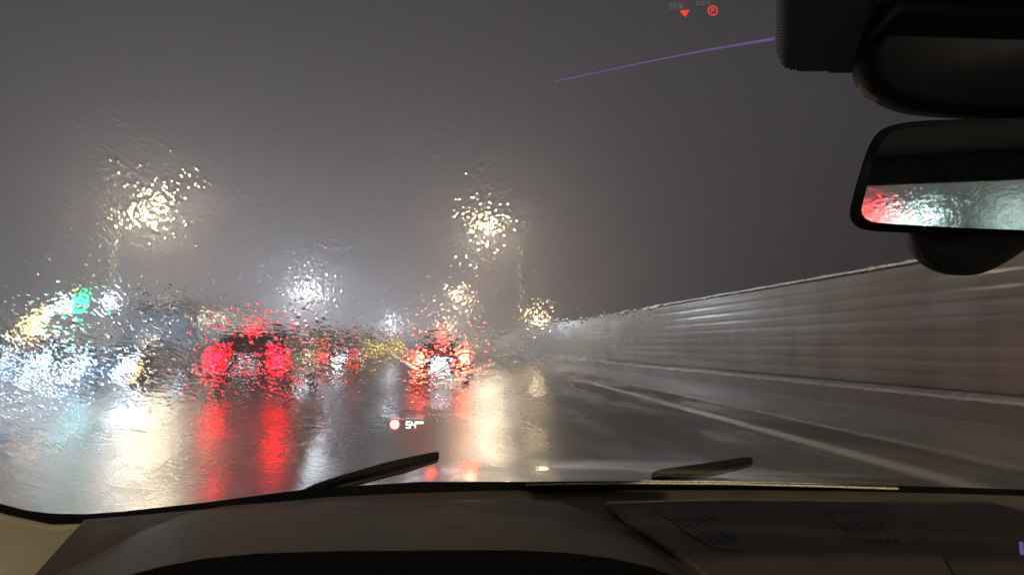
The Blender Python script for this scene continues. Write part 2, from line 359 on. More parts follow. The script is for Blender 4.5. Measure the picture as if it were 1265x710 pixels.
def vehicle(name, label, cat, loc, facing, style, col, tail='e_red', head=None, group=None, lamp_power=0, plate='e_plate', tail_on=True, lw=.30, lh=.17):
    s = STY[style]; L, Wd = s['L'], s['W'] / 2
    r = thing(name, label, cat, loc, 0 if facing > 0 else math.pi, group)
    rings = []
    for f, zb, zl, zr, hw, rw in s['st']:
        y = -L / 2 + f * L; w = Wd * hw; q = Wd * rw
        if zr - zl < .15: q = w * .9
        rings.append([Vector(p) for p in [(-w * .92, y, zb), (-w, y, zb + .15), (-w, y, (zb + zl) / 2 + .08), (-w * .97, y, zl), (-q, y, zr - .05 * (zr - zl)), (-q * .8, y, zr), (0, y, zr + .015), (q * .8, y, zr), (q, y, zr - .05 * (zr - zl)), (w * .97, y, zl), (w, y, (zb + zl) / 2 + .08), (w, y, zb + .15), (w * .92, y, zb)]])
    MB().loft(rings).build('body', paint(name + '_paint', col), r, sub=1)
    def glass(nm, a, b):                # pane between two stations, raised a little off the body
        A, B = rings[a], rings[b]
        q = [A[5] * .96 + A[3] * .04, A[7] * .96 + A[9] * .04, B[7] * .96 + B[9] * .04, B[5] * .96 + B[3] * .04]
        n = (q[1] - q[0]).cross(q[3] - q[0]).normalized()
        if n.z < 0: n = -n
        c = sum(q, Vector()) / 4
        MB().prism([c + (p - c) * .86 + n * .012 for p in q], n * .014).build(nm, M['tint'], r)
    if style == 'saloon': glass('rear_window', 2, 3); glass('windscreen', 6, 5)
    else: glass('rear_window', 1, 2); glass('windscreen', 6, 5)
    i0, i1 = (3, 5)
    for sd in (0, 1):
        a = [rings[i0][9 if sd else 3], rings[i1 + 1 if False else i1][9 if sd else 3], rings[i1][8 if sd else 4], rings[i0][8 if sd else 4]]
        c = sum(a, Vector()) / 4; n = Vector((1 if sd else -1, 0, .3)).normalized()
        MB().prism([c + (p - c) * .88 + n * .0 for p in a], n * .02).build('side_window', M['tint'], r)
        sx = 1 if sd else -1
        mr_ = MB().dome((sx * (Wd + .10), L * .17, s['st'][5][2] + .08), .1, (1.0, .55, .7), 12, 8).build('door_mirror', M['plastic'], r, smooth=True)
    zt = s['st'][1][2] - .10
    for sx in (-1, 1):
        o = MB().box((sx * (Wd - lw / 2 - .04), -L / 2 - .005, zt), (lw, .09, lh), rz=-sx * .12).build('tail_lamp', M[tail if tail_on else 'off_red'], r, bevel=.03)
        MB().box((sx * (Wd - .25), L / 2 - .07, s['st'][-2][2] - .06), (.32, .12, .13), rz=-sx * .35).build('headlamp', M[head or 'alloy'], r, bevel=.03)
        for yy in (-.31, .31): wheel(r, sx * (Wd - .11), yy * L)
        if lamp_power:
            if head: light('head_beam', (sx * (Wd - .3), L / 2 + .12, .68), lamp_power, M[head].node_tree.nodes['Principled BSDF'].inputs['Emission Color'].default_value[:3], .07, r)
            else: light('tail_light_glow', (sx * (Wd - .25), -L / 2 - .12, zt), lamp_power, M[tail].node_tree.nodes['Principled BSDF'].inputs['Emission Color'].default_value[:3], .09, r)
    MB().box((0, -L / 2 - .03, zt - .22), (.52, .03, .12)).build('number_plate', M[plate], r)
    MB().box((0, -L / 2 + .02, .42), (Wd * 1.7, .10, .2)).build('rear_bumper', M['plastic'], r, bevel=.03)
    MB().box((0, L / 2 - .02, .45), (Wd * 1.1, .08, .16)).build('front_grille', M['plastic'], r, bevel=.02)
    if tail_on: MB().box((0, rings[3][6].y - .02, s['H'] - .02), (.35, .04, .03)).build('high_brake_lamp', M[tail], r)
    return r
def place(px, Y): return (at(px, 428, Y).x, Y, 0)
v = place(545, 22.5); vehicle('car', 'car ahead with glowing orange brake lights and bright number plate', 'car', (v[0], v[1] + 2.3, 0), 1, 'saloon', (.05, .06, .09), tail='e_orange', lamp_power=25, lw=.36, lh=.20)
v = place(306, 18.0); vehicle('car', 'dark tall car with two strong red tail lights in the left lane', 'car', (v[0], v[1] + 2.3, 0), 1, 'suv', (.03, .012, .015), tail='e_red', lamp_power=30, plate='plate_dim', lw=.42, lh=.24)
oc = vehicle('car', 'oncoming car with bluish headlights in front of the pale bus', 'car', (place(126, 20)[0], 22.3, 0), -1, 'saloon', (.10, .11, .13), head='e_head', lamp_power=190, tail_on=False, group='oncoming cars')
dup(oc, (place(232, 40)[0], 42, 0), 'oncoming car with headlights close left of the red tail lights', group='oncoming cars')
dup(oc, (place(30, 24)[0], 26, 0), 'oncoming car at the left edge beside the dark bush', group='oncoming cars')
oc2 = vehicle('car', 'farthest oncoming car with warm headlights beneath the white street lamps', 'car', (place(104, 56)[0], 58, 0), -1, 'saloon', (.2, .2, .18), head='e_headw', lamp_power=25, tail_on=False, group='oncoming cars')
for sx in (-1, 1):
    MB().box((sx * .82, 2.14, .60), (.20, .10, .13), rz=-sx * .6).build('indicator', M['e_amber'], oc, bevel=.02)
# far car with yellowish light and a red one, before the hedge
vehicle('car', 'small distant car with red tail lights right of the dark tall car', 'car', (place(418, 34)[0], 36.3, 0), 1, 'saloon', (.1, .1, .1), tail='e_reddim', lamp_power=5, group='distant cars')

def bus(label, loc, facing):
    r = thing('bus', label, 'bus', loc, 0 if facing > 0 else math.pi)
    L, w, h = 11.0, 1.28, 3.35
    ring = lambda y, k=1.0, t=0.0: [Vector(p) for p in [(-w * k, y, .35), (-w * k, y, h - .45), (-w * k + .12, y, h - .12 - t), (-w * k + .4, y, h - t), (w * k - .4, y, h - t), (w * k - .12, y, h - .12 - t), (w * k, y, h - .45), (w * k, y, .35)]]
    MB().loft([ring(-L / 2, .97, .1), ring(-L / 2 + .2), ring(L / 2 - .35), ring(L / 2, .95, .15)]).build('body', M['bus_white'], r, bevel=.05)
    MB().box((0, L / 2 + .02, 1.9), (2.16, .05, 1.35)).build('windscreen', M['bus_glass'], r, bevel=.02)
    MB().box((0, L / 2 + .02, 2.85), (1.7, .05, .3)).build('destination_blind', M['plastic'], r, bevel=.02)
    for sx in (-1, 1):
        for k in range(5): MB().box((sx * (w + .005), -L / 2 + 1.3 + k * 2.0, 2.15), (.03, 1.7, .95)).build('side_window', M['bus_glass'], r, bevel=.02)
        MB().box((sx * .95, L / 2 + .02, .75), (.34, .08, .2)).build('headlamp', M['e_head'], r, bevel=.03)
        for yy in (-3.2, 3.4): wheel(r, sx * (w - .14), yy, .48, .28)
        MB().tube([(sx * (w - .02), L / 2 - .1, 2.7), (sx * (w + .22), L / 2 + .1, 2.6), (sx * (w + .25), L / 2 + .12, 2.2)], .05, 8).build('mirror_arm', M['plastic'], r)
        light('head_beam', (sx * .95, L / 2 + .15, .75), 120, (.78, .9, 1), .08, r)
    MB().box((0, L / 2 + .03, 1.0), (2.2, .04, .22)).build('front_panel', M['plastic'], r)
    return r
bus('pale blue bus with lit windows behind the oncoming cars', (at(198, 428, 32).x, 37.5, 0), -1)

def truck(label, loc):
    r = thing('truck', label, 'truck', loc, 0)
    MB().box((0, 0, 2.35), (2.45, 7, 2.7)).build('cargo_box', mat('truck_tarpaulin', (.08, .08, .09), .5, build=grime((.09, .09, .1), (.05, .05, .05), 2, .4, .6)), r, bevel=.06)
    MB().box((0, 5.0, 1.8), (2.35, 2.0, 2.4)).build('cab', paint('truck_paint', (.2, .2, .22)), r, bevel=.15)
    for sx in (-1, 1):
        MB().box((sx * .95, -3.53, .85), (.35, .08, .16)).build('tail_lamp', M['e_red'], r, bevel=.02)
        MB().box((sx * .45, -3.53, 3.52), (.42, .07, .16)).build('marker_lamp', M['e_orange'], r, bevel=.02)
        for yy in (-2.4, -1.2, 4.6): wheel(r, sx * 1.05, yy, .5, .3)
    MB().box((0, -3.5, .6), (2.3, .1, .15)).build('rear_bumper', M['plastic'], r, bevel=.02)
    return r
truck('dark truck with orange roof marker lamps beyond the dark tall car', (at(269, 428, 51).x, 54.5, 0))

# traffic behind, met in the rear view mirror only
P_MIR = at(1130, 258, .50)
MDIR = Vector((.10, -1, .0)).normalized()
MN = (MDIR - ray(1130, 258)).normalized()
def mirrored(px, py, Y):                # where the sight line goes after the mirror
    d = ray(px, py); p = on_plane(px, py, P_MIR, MN); q = d - 2 * d.dot(MN) * MN
    return p + q * ((Y - p.y) / q.y)
a = mirrored(1131, 262, -52)
vehicle('car', 'following car with cyan white headlights seen in the mirror', 'car', (a.x, -54.3, 0), 1, 'suv', (.1, .1, .1), head='e_headc', lamp_power=500, tail_on=False)
for px, lb in ((1072, 'leftmost car in the rear view mirror with red tail lights'), (1092, 'second car in the rear view mirror with red tail lights')):
    a = mirrored(px, 250, -55); vehicle('car', lb, 'car', (a.x, -57.4, 0), -1, 'suv', (.08, .08, .08), tail='e_redm', lamp_power=6, group='cars going away behind')

# ================================================================== OUR OWN CAR
own = thing('car', 'the car around the viewer with wet windscreen, dashboard and mirror', 'car', (.38, 0, 0))
OF = Vector(own.location)
def ob(mb, name, m, parent=own, **k):
    o = mb.build(name, m, None, **k); o.parent = parent
    o.matrix_parent_inverse = Matrix.Translation(-OF) if parent is own else Matrix()
    return o
def sub(mb, name, m, parent, **k):      # a child of a part: same inverse so that world numbers can be used
    o = mb.build(name, m, None, **k); o.parent = parent; return o

RAKE = R(32)
GP = Vector((0, 1.30, .995)); GU = Vector((0, -math.cos(RAKE), math.sin(RAKE))); GX = Vector((1, 0, 0)); GN = -GX.cross(GU)   # GN points out and up
GM = Matrix(((GX.x, GU.x, -GN.x, GP.x), (GX.y, GU.y, -GN.y, GP.y), (GX.z, GU.z, -GN.z, GP.z), (0, 0, 0, 1)))
GMI = GM.inverted()
def gp(px, py, off=0.0):                # windscreen-plane point under a sight line, moved by off along the outward normal
    return on_plane(px, py, GP + GN * off, GN)

SPLASH = [(190, 250, 115, .18), (600, 262, 105, .15), (150, 165, 80, .16), (575, 190, 70, .14), (380, 350, 70, .12), (560, 385, 80, .09), (664, 388, 50, .09), (785, 405, 45, .04), (480, 400, 60, .08), (90, 375, 90, .02)]
def wet_glass(name, tint=(.97, .98, .98), film=1.0, rear=False):
    m = bpy.data.materials.new(name); m.use_nodes = True; t = NT(m.node_tree); t.N.clear()
    out = t.N.new('ShaderNodeOutputMaterial'); g = t.N.new('ShaderNodeBsdfGlass'); g.inputs['IOR'].default_value = 1.36
    g.inputs['Color'].default_value = (*tint, 1)
    co = t.coord(); x, y, z = t.sep(co)
    warp = t.noise(co, 7, 2, .5, color=True)
    vadd = t.N.new('ShaderNodeVectorMath'); vadd.operation = 'MULTIPLY_ADD'
    t.L.new(warp, vadd.inputs[0]); vadd.inputs[1].default_value = (.05, .05, 0); t.L.new(co, vadd.inputs[2]); cw = vadd.outputs[0]
    if rear:
        h = t.noise(t.mapping(cw, (1.4, .8, 1), rot=(0, 0, R(35))), 70, 2, .5)
        t.L.new(t.bump(h, .0010), g.inputs['Normal']); g.inputs['Roughness'].default_value = .02
    else:
        # where the water lies: thick to the lower left, patchy elsewhere, thin up on top and to the right
        left = t.mr(x, -.60, .0, 1, 0, True); low = t.mr(y, .46, .66, 1, 0, True)
        patch = t.mr(t.noise(t.mapping(co, (1, 1, 1), loc=(4.2, 1.1, 0)), 5.5, 2, .5), .42, .62, 0, 1, True)
        right = t.mr(x, .02, .20, 0, 1, True); low2 = t.mr(y, .50, .62, 1, 0, True)
        wet = t.math('ADD', .025, t.math('MULTIPLY', left, t.math('MULTIPLY', low, .10)))
        wet = t.math('ADD', wet, t.math('MULTIPLY', low2, .04))
        wet = t.math('ADD', wet, t.math('MULTIPLY', patch, .05))
        wet = t.math('MULTIPLY', wet, t.mr(right, 0, 1, 1.0, .07))
        wet = t.math('MULTIPLY', wet, t.mr(y, .02, .30, .85, 1.0))
        spl = 0.0
        for cxp, cyp, rad, amp in SPLASH:
            q = GMI @ gp(cxp, cyp); rr = rad / FPX * (gp(cxp, cyp) - EYE).length
            dd = t.math('ADD', t.math('POWER', t.math('SUBTRACT', x, q.x), 2), t.math('POWER', t.math('SUBTRACT', y, q.y), 2))
            wob = t.mr(t.noise(co, 26, 3, .6), .38, .64, .12, 1.5)
            spl = t.math('MULTIPLY_ADD', t.math('MULTIPLY', t.mr(dd, 0, rr * rr, 1, 0, True), wob), amp * 1.05, spl)
        # slanting rivulets driven by wind on the left, round dimples in the middle
        slant = t.noise(t.mapping(cw, (1.7, .8, 1), rot=(0, 0, R(-52))), 130, 2.5, .55)
        dim = t.noise(cw, 130, 2, .5, .4)
        dirn = t.mr(x, -.52, -.32, 0, 1, True)
        n = t.N.new('ShaderNodeMix'); t.put(n.inputs[0], dirn); t.put(n.inputs[2], slant); t.put(n.inputs[3], dim); mixh = n.outputs[0]
        fine_ = t.noise(t.mapping(cw, (1.25, .75, 1), rot=(0, 0, R(-40))), 185, 1.2, .45)
        fine_ = t.math('MULTIPLY', t.math('POWER', fine_, 3.0), 2.2)
        # thin raised rims of drops and old wiper trails
        e = t.voro(cw, 11, 'DISTANCE_TO_EDGE'); rim = t.mr(e, 0, .035, 1, 0, True)
        rim = t.math('MULTIPLY', rim, t.mr(t.noise(co, 9, 2, .6), .50, .62, 0, 1, True))
        swell = t.noise(cw, 14, 2, .5)
        hh = t.math('MULTIPLY', mixh, wet)
        hh = t.math('ADD', hh, t.math('MULTIPLY', rim, t.math('MULTIPLY', wet, .6)))
        hh = t.math('ADD', hh, t.math('MULTIPLY', swell, t.math('MULTIPLY', wet, 1.6)))
        hh = t.math('ADD', hh, t.math('MULTIPLY', fine_, spl))
        # separate small drops
        rows = t.mapping(cw, (1.0, .75, 1), rot=(0, 0, R(-25)))
        for sc, amp, thr in ((170, .10, .55), (85, .13, .82)):
            v = t.voro(rows, sc); keep = t.sep(t.voro(rows, sc, out='Color'))[0]
            thr2 = t.math('ADD', t.mr(y, .72, .92, thr, thr + .4), t.mr(t.noise(co, 12, 2, .6), .35, .65, .30, -.25))
            d = t.math('MULTIPLY', t.mr(v, 0, .46, 1, 0, True), t.math('GREATER_THAN', keep, thr2))
            d = t.math('MULTIPLY', d, t.mr(right, 0, 1, amp, amp * .02))
            hh = t.math('ADD', hh, t.math('MULTIPLY', d, t.mr(y, .15, .45, .15, 1)))
        t.L.new(t.bump(hh, .0016 * film), g.inputs['Normal'])
        blur = t.mr(t.noise(t.mapping(co, (1, .4, 1)), 9, 3), .35, .7, .004, .014)
        blur = t.math('MULTIPLY', blur, t.mr(right, 0, 1, 1, .35))
        t.L.new(t.math('ADD', blur, t.mr(y, .0, .38, .045, 0, True)), g.inputs['Roughness'])
    t.L.new(g.outputs[0], out.inputs[0])
    return m
def clear_glass(name):
    m = bpy.data.materials.new(name); m.use_nodes = True; t = NT(m.node_tree); t.N.clear()
    out = t.N.new('ShaderNodeOutputMaterial'); g = t.N.new('ShaderNodeBsdfGlass'); g.inputs['IOR'].default_value = 1.36; g.inputs['Roughness'].default_value = 0
    t.L.new(g.outputs[0], out.inputs[0]); return m
BOT = [(-60, 590), (-30, 614), (0, 629), (30, 637), (60, 641), (105, 642), (150, 639), (250, 628), (380, 611), (520, 602), (650, 597.5), (800, 597), (950, 599), (1100, 602), (1265, 607), (1390, 612), (1500, 618)]
OUT = BOT + [(-260, -250), (-200, 0), (-150, 300), (-95, 500)]
lp = [GMI @ gp(*q) for q in BOT] + [Vector((1.13, 1.05, 0))] + [GMI @ gp(*q) for q in OUT[len(BOT):]]
me = bpy.data.meshes.new('windscreen'); n = len(lp); th = .005
me.from_pydata([(p.x, p.y, 0) for p in lp] + [(p.x, p.y, -th) for p in lp], [], [tuple(range(n)), tuple(reversed(range(n, 2 * n)))] + [(i, n + i, n + (i + 1) % n, (i + 1) % n) for i in range(n)])
me.materials.append(clear_glass('glass_inner_face')); me.materials.append(wet_glass('rain_on_glass'))
me.polygons[1].material_index = 1
ws = bpy.data.objects.new('windscreen', me); C.objects.link(ws); ws.parent = own; ws.matrix_parent_inverse = Matrix.Translation(-OF); ws.matrix_basis = GM
ws['label'] = 'windscreen covered in rain and rivulets'

# black ceramic border under the glass edge, and dotted shade by the mirror
def off_poly(pts, d):                    # pixel polyline moved up by d
    return [(x, y - (d if not callable(d) else d(x))) for x, y in pts]
M['frit'] = mat('black_ceramic_border', (.004, .004, .004), .6)
w = lambda x: 7.5 if x < 640 else 3.0
inn = off_poly(BOT, w)
mb = MB(); mb.loft([[gp(*a, -.006), gp(a[0], a[1] + 9, -.006), gp(a[0], a[1] + 9, -.010), gp(*b, -.010), gp(*b, -.006)][0:0] or [gp(*b, -.004), gp(a[0], a[1] + 9, -.004), gp(a[0], a[1] + 9, -.007), gp(*b, -.007)] for a, b in zip(BOT, inn)])
ob(mb, 'window_border', M['frit'])
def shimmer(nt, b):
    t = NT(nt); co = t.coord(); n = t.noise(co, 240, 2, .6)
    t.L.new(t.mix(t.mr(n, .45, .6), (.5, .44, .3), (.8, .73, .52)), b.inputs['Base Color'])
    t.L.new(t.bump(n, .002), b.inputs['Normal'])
M['edge'] = mat('glass_edge_glint', (.6, .55, .35), .25, 0, build=shimmer)  # pale gold speckle paints the light caught along the glass edge
ed = [(650, 597), (720, 595.5), (800, 595), (900, 596), (1000, 598.5), (1110, 602)]
ob(MB().loft([[gp(x, y - 2.0, -.0040), gp(x, y + 1.2, -.0085), gp(x, y + 2.5, -.012), gp(x, y + 2.5, -.004)] for x, y in ed]), 'glass_edge_glint_strip', M['edge'])

def dots(nt, b):
    t = NT(nt); co = t.coord(); v = t.voro(t.mapping(co, rot=(0, 0, 0)), 330, 'F1', rnd=0.0)
    k = t.mr(v, .34, .40); t.L.new(k, b.inputs['Alpha']) if False else None
M['dot'] = mat('dotted_black_ceramic', (.012, .012, .012), .6)
# rows of printed dots: one perforated sheet
mb = MB(); fr = [(958, -60), (960, 20), (958, 60), (966, 76), (985, 84), (1062, 88), (1110, 88)]
def inside(x, y): return x > 958 + (0 if y < 55 else 28 - math.sqrt(max(0, 784 - ((y - 55) * .82) ** 2))) and y < 88 + .05 * (x - 1000)
yy = -40.0; row = 0
while yy < 90:
    xx = 958.0 + (row % 2) * 1.9
    while xx < 1085:
        if inside(xx, yy):
            fade = min(1, (xx - 955) / 30 + .35); rr = 1.45 * fade + .3
            c = [gp(xx + rr * math.cos(a), yy + rr * math.sin(a), -.004) for a in [k * math.pi / 3 for k in range(6)]]
            mb.add(c, [tuple(range(6))])
        xx += 3.8
    yy += 1.9; row += 1
ob(mb, 'dotted_shade', M['dot'])

# rear view mirror and its neighbours
M['black'] = mat('black_plastic', (.003, .003, .003), .6, spec=.12, build=grime((.003, .003, .003), (.004, .004, .004), 60, .55, .65, .0002))
M['soft'] = mat('black_grained_plastic', (.012, .012, .012), .5, spec=.3, build=grime((.012, .012, .012), (.018, .018, .018), 150, .45, .6, .0006))
def mp(px, py, off=0.0): return on_plane(px, py, P_MIR + MN * off, MN)
HO = [(1150, 149), (1112, 153), (1092, 159), (1080, 170), (1071, 190), (1060, 225), (1053, 252), (1051, 266), (1055, 276), (1066, 283), (1090, 286), (1200, 290), (1330, 296), (1420, 298), (1445, 285), (1450, 240), (1448, 180), (1430, 156), (1390, 146), (1265, 146)]
mc = Vector((1250, 222)); 
def chaikin(p, it=2, closed=True):
    for _ in range(it):
        q = [] if closed else [p[0]]
        for i in range(len(p) - (0 if closed else 1)):
            a, b = p[i], p[(i + 1) % len(p)]
            q += [(a[0] * .75 + b[0] * .25, a[1] * .75 + b[1] * .25), (a[0] * .25 + b[0] * .75, a[1] * .25 + b[1] * .75)]
        if not closed: q.append(p[-1])
        p = q
    return p
HO = chaikin(HO)
def scl(pts, k, c=mc): return [((x - c.x) * k + c.x, (y - c.y) * k + c.y) for x, y in pts]
rv = ob(MB().loft([[mp(x, y, 0) for x, y in HO], [mp(x, y, -.012) for x, y in scl(HO, 1.01)], [mp(x, y, -.026) for x, y in scl(HO, .93)], [mp(x, y, -.036) for x, y in scl(HO, .7)]]), 'rear_view_mirror', M['black'], smooth=True)
HG = [(1150, 156), (1112, 160), (1096, 167), (1085, 180), (1077, 205), (1068, 240), (1063, 260), (1067, 270), (1080, 276), (1200, 282), (1330, 287), (1415, 290), (1436, 275), (1441, 235), (1438, 180), (1420, 160), (1385, 153), (1265, 153)]
HG = chaikin(HG)
M['mirror'] = mat('mirror_silver', (.66, .74, .72), .015, 1.0)
sub(MB().prism([mp(x, y, .0012) for x, y in HG], MN * .0012), 'mirror_glass', M['mirror'], rv)
def hp(px, py, Y): return at(px, py, Y)
# sensor cover above the mirror
KO = [(1110, -80), (1085, -40), (1068, 30), (1054, 70), (1052, 96), (1060, 112), (1078, 126), (1100, 137), (1130, 144), (1200, 148), (1330, 150), (1420, 130), (1440, 60), (1430, -80)]
KO = chaikin(KO); kc = Vector((1250, 40))
ob(MB().loft([[hp(x, y, .545) for x, y in KO], [hp(x, y, .515) for x, y in scl(KO, .985, kc)], [hp(x, y, .49) for x, y in scl(KO, .93, kc)], [hp(x, y, .475) for x, y in scl(KO, .80, kc)]]), 'sensor_cover', M['black'], smooth=True)
M['glint'] = mat('painted_edge_glint', (.35, .32, .30), .3, build=grime((.4, .37, .35), (.2, .18, .17), 80, .25, .4, .0003))
ob(MB().tube([hp(1065, 98, .512), hp(1067, 108, .509), hp(1074, 117, .507), hp(1084, 124, .505)], [.0018, .0042, .0040, .0012], 10), 'cover_edge_glint', M['glint'], smooth=True)  # pale strip paints the highlight on the cover's rim
# knob under the mirror, with its stalk
DO = [(1113, 284), (1120, 305), (1132, 322), (1150, 334), (1172, 340), (1200, 341), (1225, 334), (1250, 320), (1285, 296), (1290, 270), (1113, 270)]
DO = chaikin(DO); dc = Vector((1195, 290))
ob(MB().loft([[hp(x, y, .60) for x, y in scl(DO, .93, dc)], [hp(x, y, .575) for x, y in DO], [hp(x, y, .55) for x, y in scl(DO, .97, dc)], [hp(x, y, .525) for x, y in scl(DO, .75, dc)]]), 'mirror_knob', M['soft'], smooth=True)
ob(MB().tube([hp(1240, 200, .53), hp(1235, 120, .55)], .016, 14), 'mirror_stalk', M['black'], smooth=True)

# head-up display figures and glowing shapes standing in for reflected lights, lying on the inner face of the glass
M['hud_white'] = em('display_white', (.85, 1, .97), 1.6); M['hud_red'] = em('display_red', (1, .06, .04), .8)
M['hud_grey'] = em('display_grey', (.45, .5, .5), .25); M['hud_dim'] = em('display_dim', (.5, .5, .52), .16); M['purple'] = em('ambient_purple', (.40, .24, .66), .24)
def disc(cx, cy, r0, r1, off, n=28):
    mb = MB(); k = []
    for a in [i * 2 * math.pi / n for i in range(n)]:
        k.append((gp(cx + r0 * math.cos(a), cy + r0 * math.sin(a), off), gp(cx + r1 * math.cos(a), cy + r1 * math.sin(a), off)))
    if r0 <= 0: mb.add([q[1] for q in k], [tuple(range(n))])
    else:
        for i in range(n): mb.add([k[i][0], k[i][1], k[(i + 1) % n][1], k[(i + 1) % n][0]], [(0, 1, 2, 3)])
    return mb
hud = ob(disc(487.5, 524, 0, 5.6, -.0030), 'head_up_display', M['hud_white'])
hud['label'] = 'head-up display with a round speed limit sign and speed figures'
sub(disc(487.5, 524, 5.4, 7.4, -.0033), 'sign_ring', M['hud_red'], hud)
SEG = {'0': 'abcdef', '1': 'bc', '3': 'abgcd', '4': 'fgbc', '5': 'afgcd', '8': 'abcdefg', 'P': 'abefg'}
def seg_digit(mb, ch, x, y, wd, ht, tk, off, slant=0.0):
    pts = {'a': ((0, 0), (1, 0)), 'b': ((1, 0), (1, .5)), 'c': ((1, .5), (1, 1)), 'd': ((0, 1), (1, 1)), 'e': ((0, .5), (0, 1)), 'f': ((0, 0), (0, .5)), 'g': ((0, .5), (1, .5))}
    for s_ in SEG[ch]:
        (u0, v0), (u1, v1) = pts[s_]; x0, y0, x1, y1 = x + u0 * wd, y + v0 * ht, x + u1 * wd, y + v1 * ht
        if y0 == y1: q = [(x0 - tk / 2, y0 - tk / 2), (x1 + tk / 2, y0 - tk / 2), (x1 + tk / 2, y0 + tk / 2), (x0 - tk / 2, y0 + tk / 2)]
        else: q = [(x0 - tk / 2, y0), (x0 + tk / 2, y0), (x0 + tk / 2, y1), (x0 - tk / 2, y1)]
        mb.add([gp(a_ + (y - b_) * slant, b_, off) for a_, b_ in q], [(0, 1, 2, 3)])
mb = MB(); seg_digit(mb, '5', 484.6, 521.6, 2.2, 4.6, .8, -.0036); seg_digit(mb, '0', 488.4, 521.6, 2.2, 4.6, .8, -.0036)
sub(mb, 'limit_figures', M['hud_grey'], hud)
mb = MB(); seg_digit(mb, '5', 502.2, 520.8, 4.2, 7.2, 1.7, -.003); seg_digit(mb, '4', 509.0, 520.8, 4.0, 7.2, 1.7, -.003)
mb.add([gp(x, y, -.003) for x, y in [(513.5, 520.2), (523, 520.2), (523, 523.2), (513.5, 523.2)]], [(0, 1, 2, 3)])
sub(mb, 'speed_figures', M['hud_white'], hud)
mb = MB().add([gp(x, y, -.003) for x, y in [(497, 517.6), (521, 517.6), (521, 519.0), (497, 519.0)]], [(0, 1, 2, 3)])
sub(mb, 'display_bar', M['hud_grey'], hud)
rf = ob(MB().loft([[gp(x, y - k, -.003), gp(x, y + k, -.003), gp(x, y + k, -.0045), gp(x, y - k, -.0045)] for x, y, k in [(685, 101, .8), (730, 91.5, .8), (780, 80.5, .9), (830, 70.5, 1.0), (880, 61, 1.2), (920, 54, 1.5), (957, 48, 2.0)]]), 'painted_ambient_reflection', M['purple'])
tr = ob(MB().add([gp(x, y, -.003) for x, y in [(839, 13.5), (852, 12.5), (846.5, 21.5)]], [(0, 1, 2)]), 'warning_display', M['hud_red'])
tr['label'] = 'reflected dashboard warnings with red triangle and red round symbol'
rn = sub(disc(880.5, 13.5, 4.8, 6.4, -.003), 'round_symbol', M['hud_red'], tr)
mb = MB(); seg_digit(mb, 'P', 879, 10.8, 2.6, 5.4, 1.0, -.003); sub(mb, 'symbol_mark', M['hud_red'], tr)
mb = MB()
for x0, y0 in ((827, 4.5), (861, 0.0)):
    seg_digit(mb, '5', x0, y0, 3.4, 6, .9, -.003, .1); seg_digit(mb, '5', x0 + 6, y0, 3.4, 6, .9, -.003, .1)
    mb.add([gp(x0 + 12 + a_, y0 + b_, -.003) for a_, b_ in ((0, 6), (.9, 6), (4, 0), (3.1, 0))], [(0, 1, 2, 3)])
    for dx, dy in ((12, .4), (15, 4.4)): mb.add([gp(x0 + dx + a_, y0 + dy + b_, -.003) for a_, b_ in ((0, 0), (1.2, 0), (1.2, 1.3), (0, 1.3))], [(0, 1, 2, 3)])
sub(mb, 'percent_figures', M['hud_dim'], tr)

# dashboard
def dash_nodes(c1, c2):
    def f(nt, b):
        t = NT(nt); co = t.coord(); n = t.noise(co, 9, 6, .72); g = t.voro(co, 420, 'F1')
        t.L.new(t.mix(t.mr(n, .3, .7), c1, c2), b.inputs['Base Color']); t.L.new(t.mr(n, .3, .7, .45, .7), b.inputs['Roughness'])
        t.L.new(t.bump(t.math('ADD', g, t.math('MULTIPLY', t.noise(co, 35, 3), 2.0)), .0006), b.inputs['Normal'])
    return f
M['dash'] = mat('grained_dashboard', (.1, .09, .075), .6, build=dash_nodes((.06, .048, .030), (.125, .10, .064)))
M['dash_dark'] = mat('dark_grained_dashboard', (.03, .028, .025), .6, build=dash_nodes((.025, .023, .02), (.04, .036, .03)))
M['cream'] = mat('cream_trim', (.55, .48, .30), .6, build=grime((.58, .5, .31), (.45, .39, .25), 30, .5, .7, .0004))
db = ob(MB().loft([[at(x, y, Y) for x, y, Y in ring] for ring in [
    [(105, 641, 1.16), (250, 629, 1.23), (400, 614, 1.27), (650, 601, 1.29), (900, 602, 1.29), (1265, 612, 1.28), (1700, 634, 1.22)],
    [(80, 668, 1.06), (230, 650, 1.08), (400, 645, 1.10), (650, 640, 1.10), (900, 640, 1.10), (1265, 645, 1.1), (1700, 664, 1.08)],
    [(20, 735, .95), (200, 735, .88), (400, 735, .88), (650, 735, .86), (900, 735, .86), (1265, 735, .86), (1700, 735, .86)],
    [(-20, 900, .80), (200, 900, .70), (400, 900, .68), (650, 900, .66), (900, 900, .66), (1265, 900, .66), (1700, 900, .66)]]], closed=False), 'dashboard', M['dash'], smooth=True)
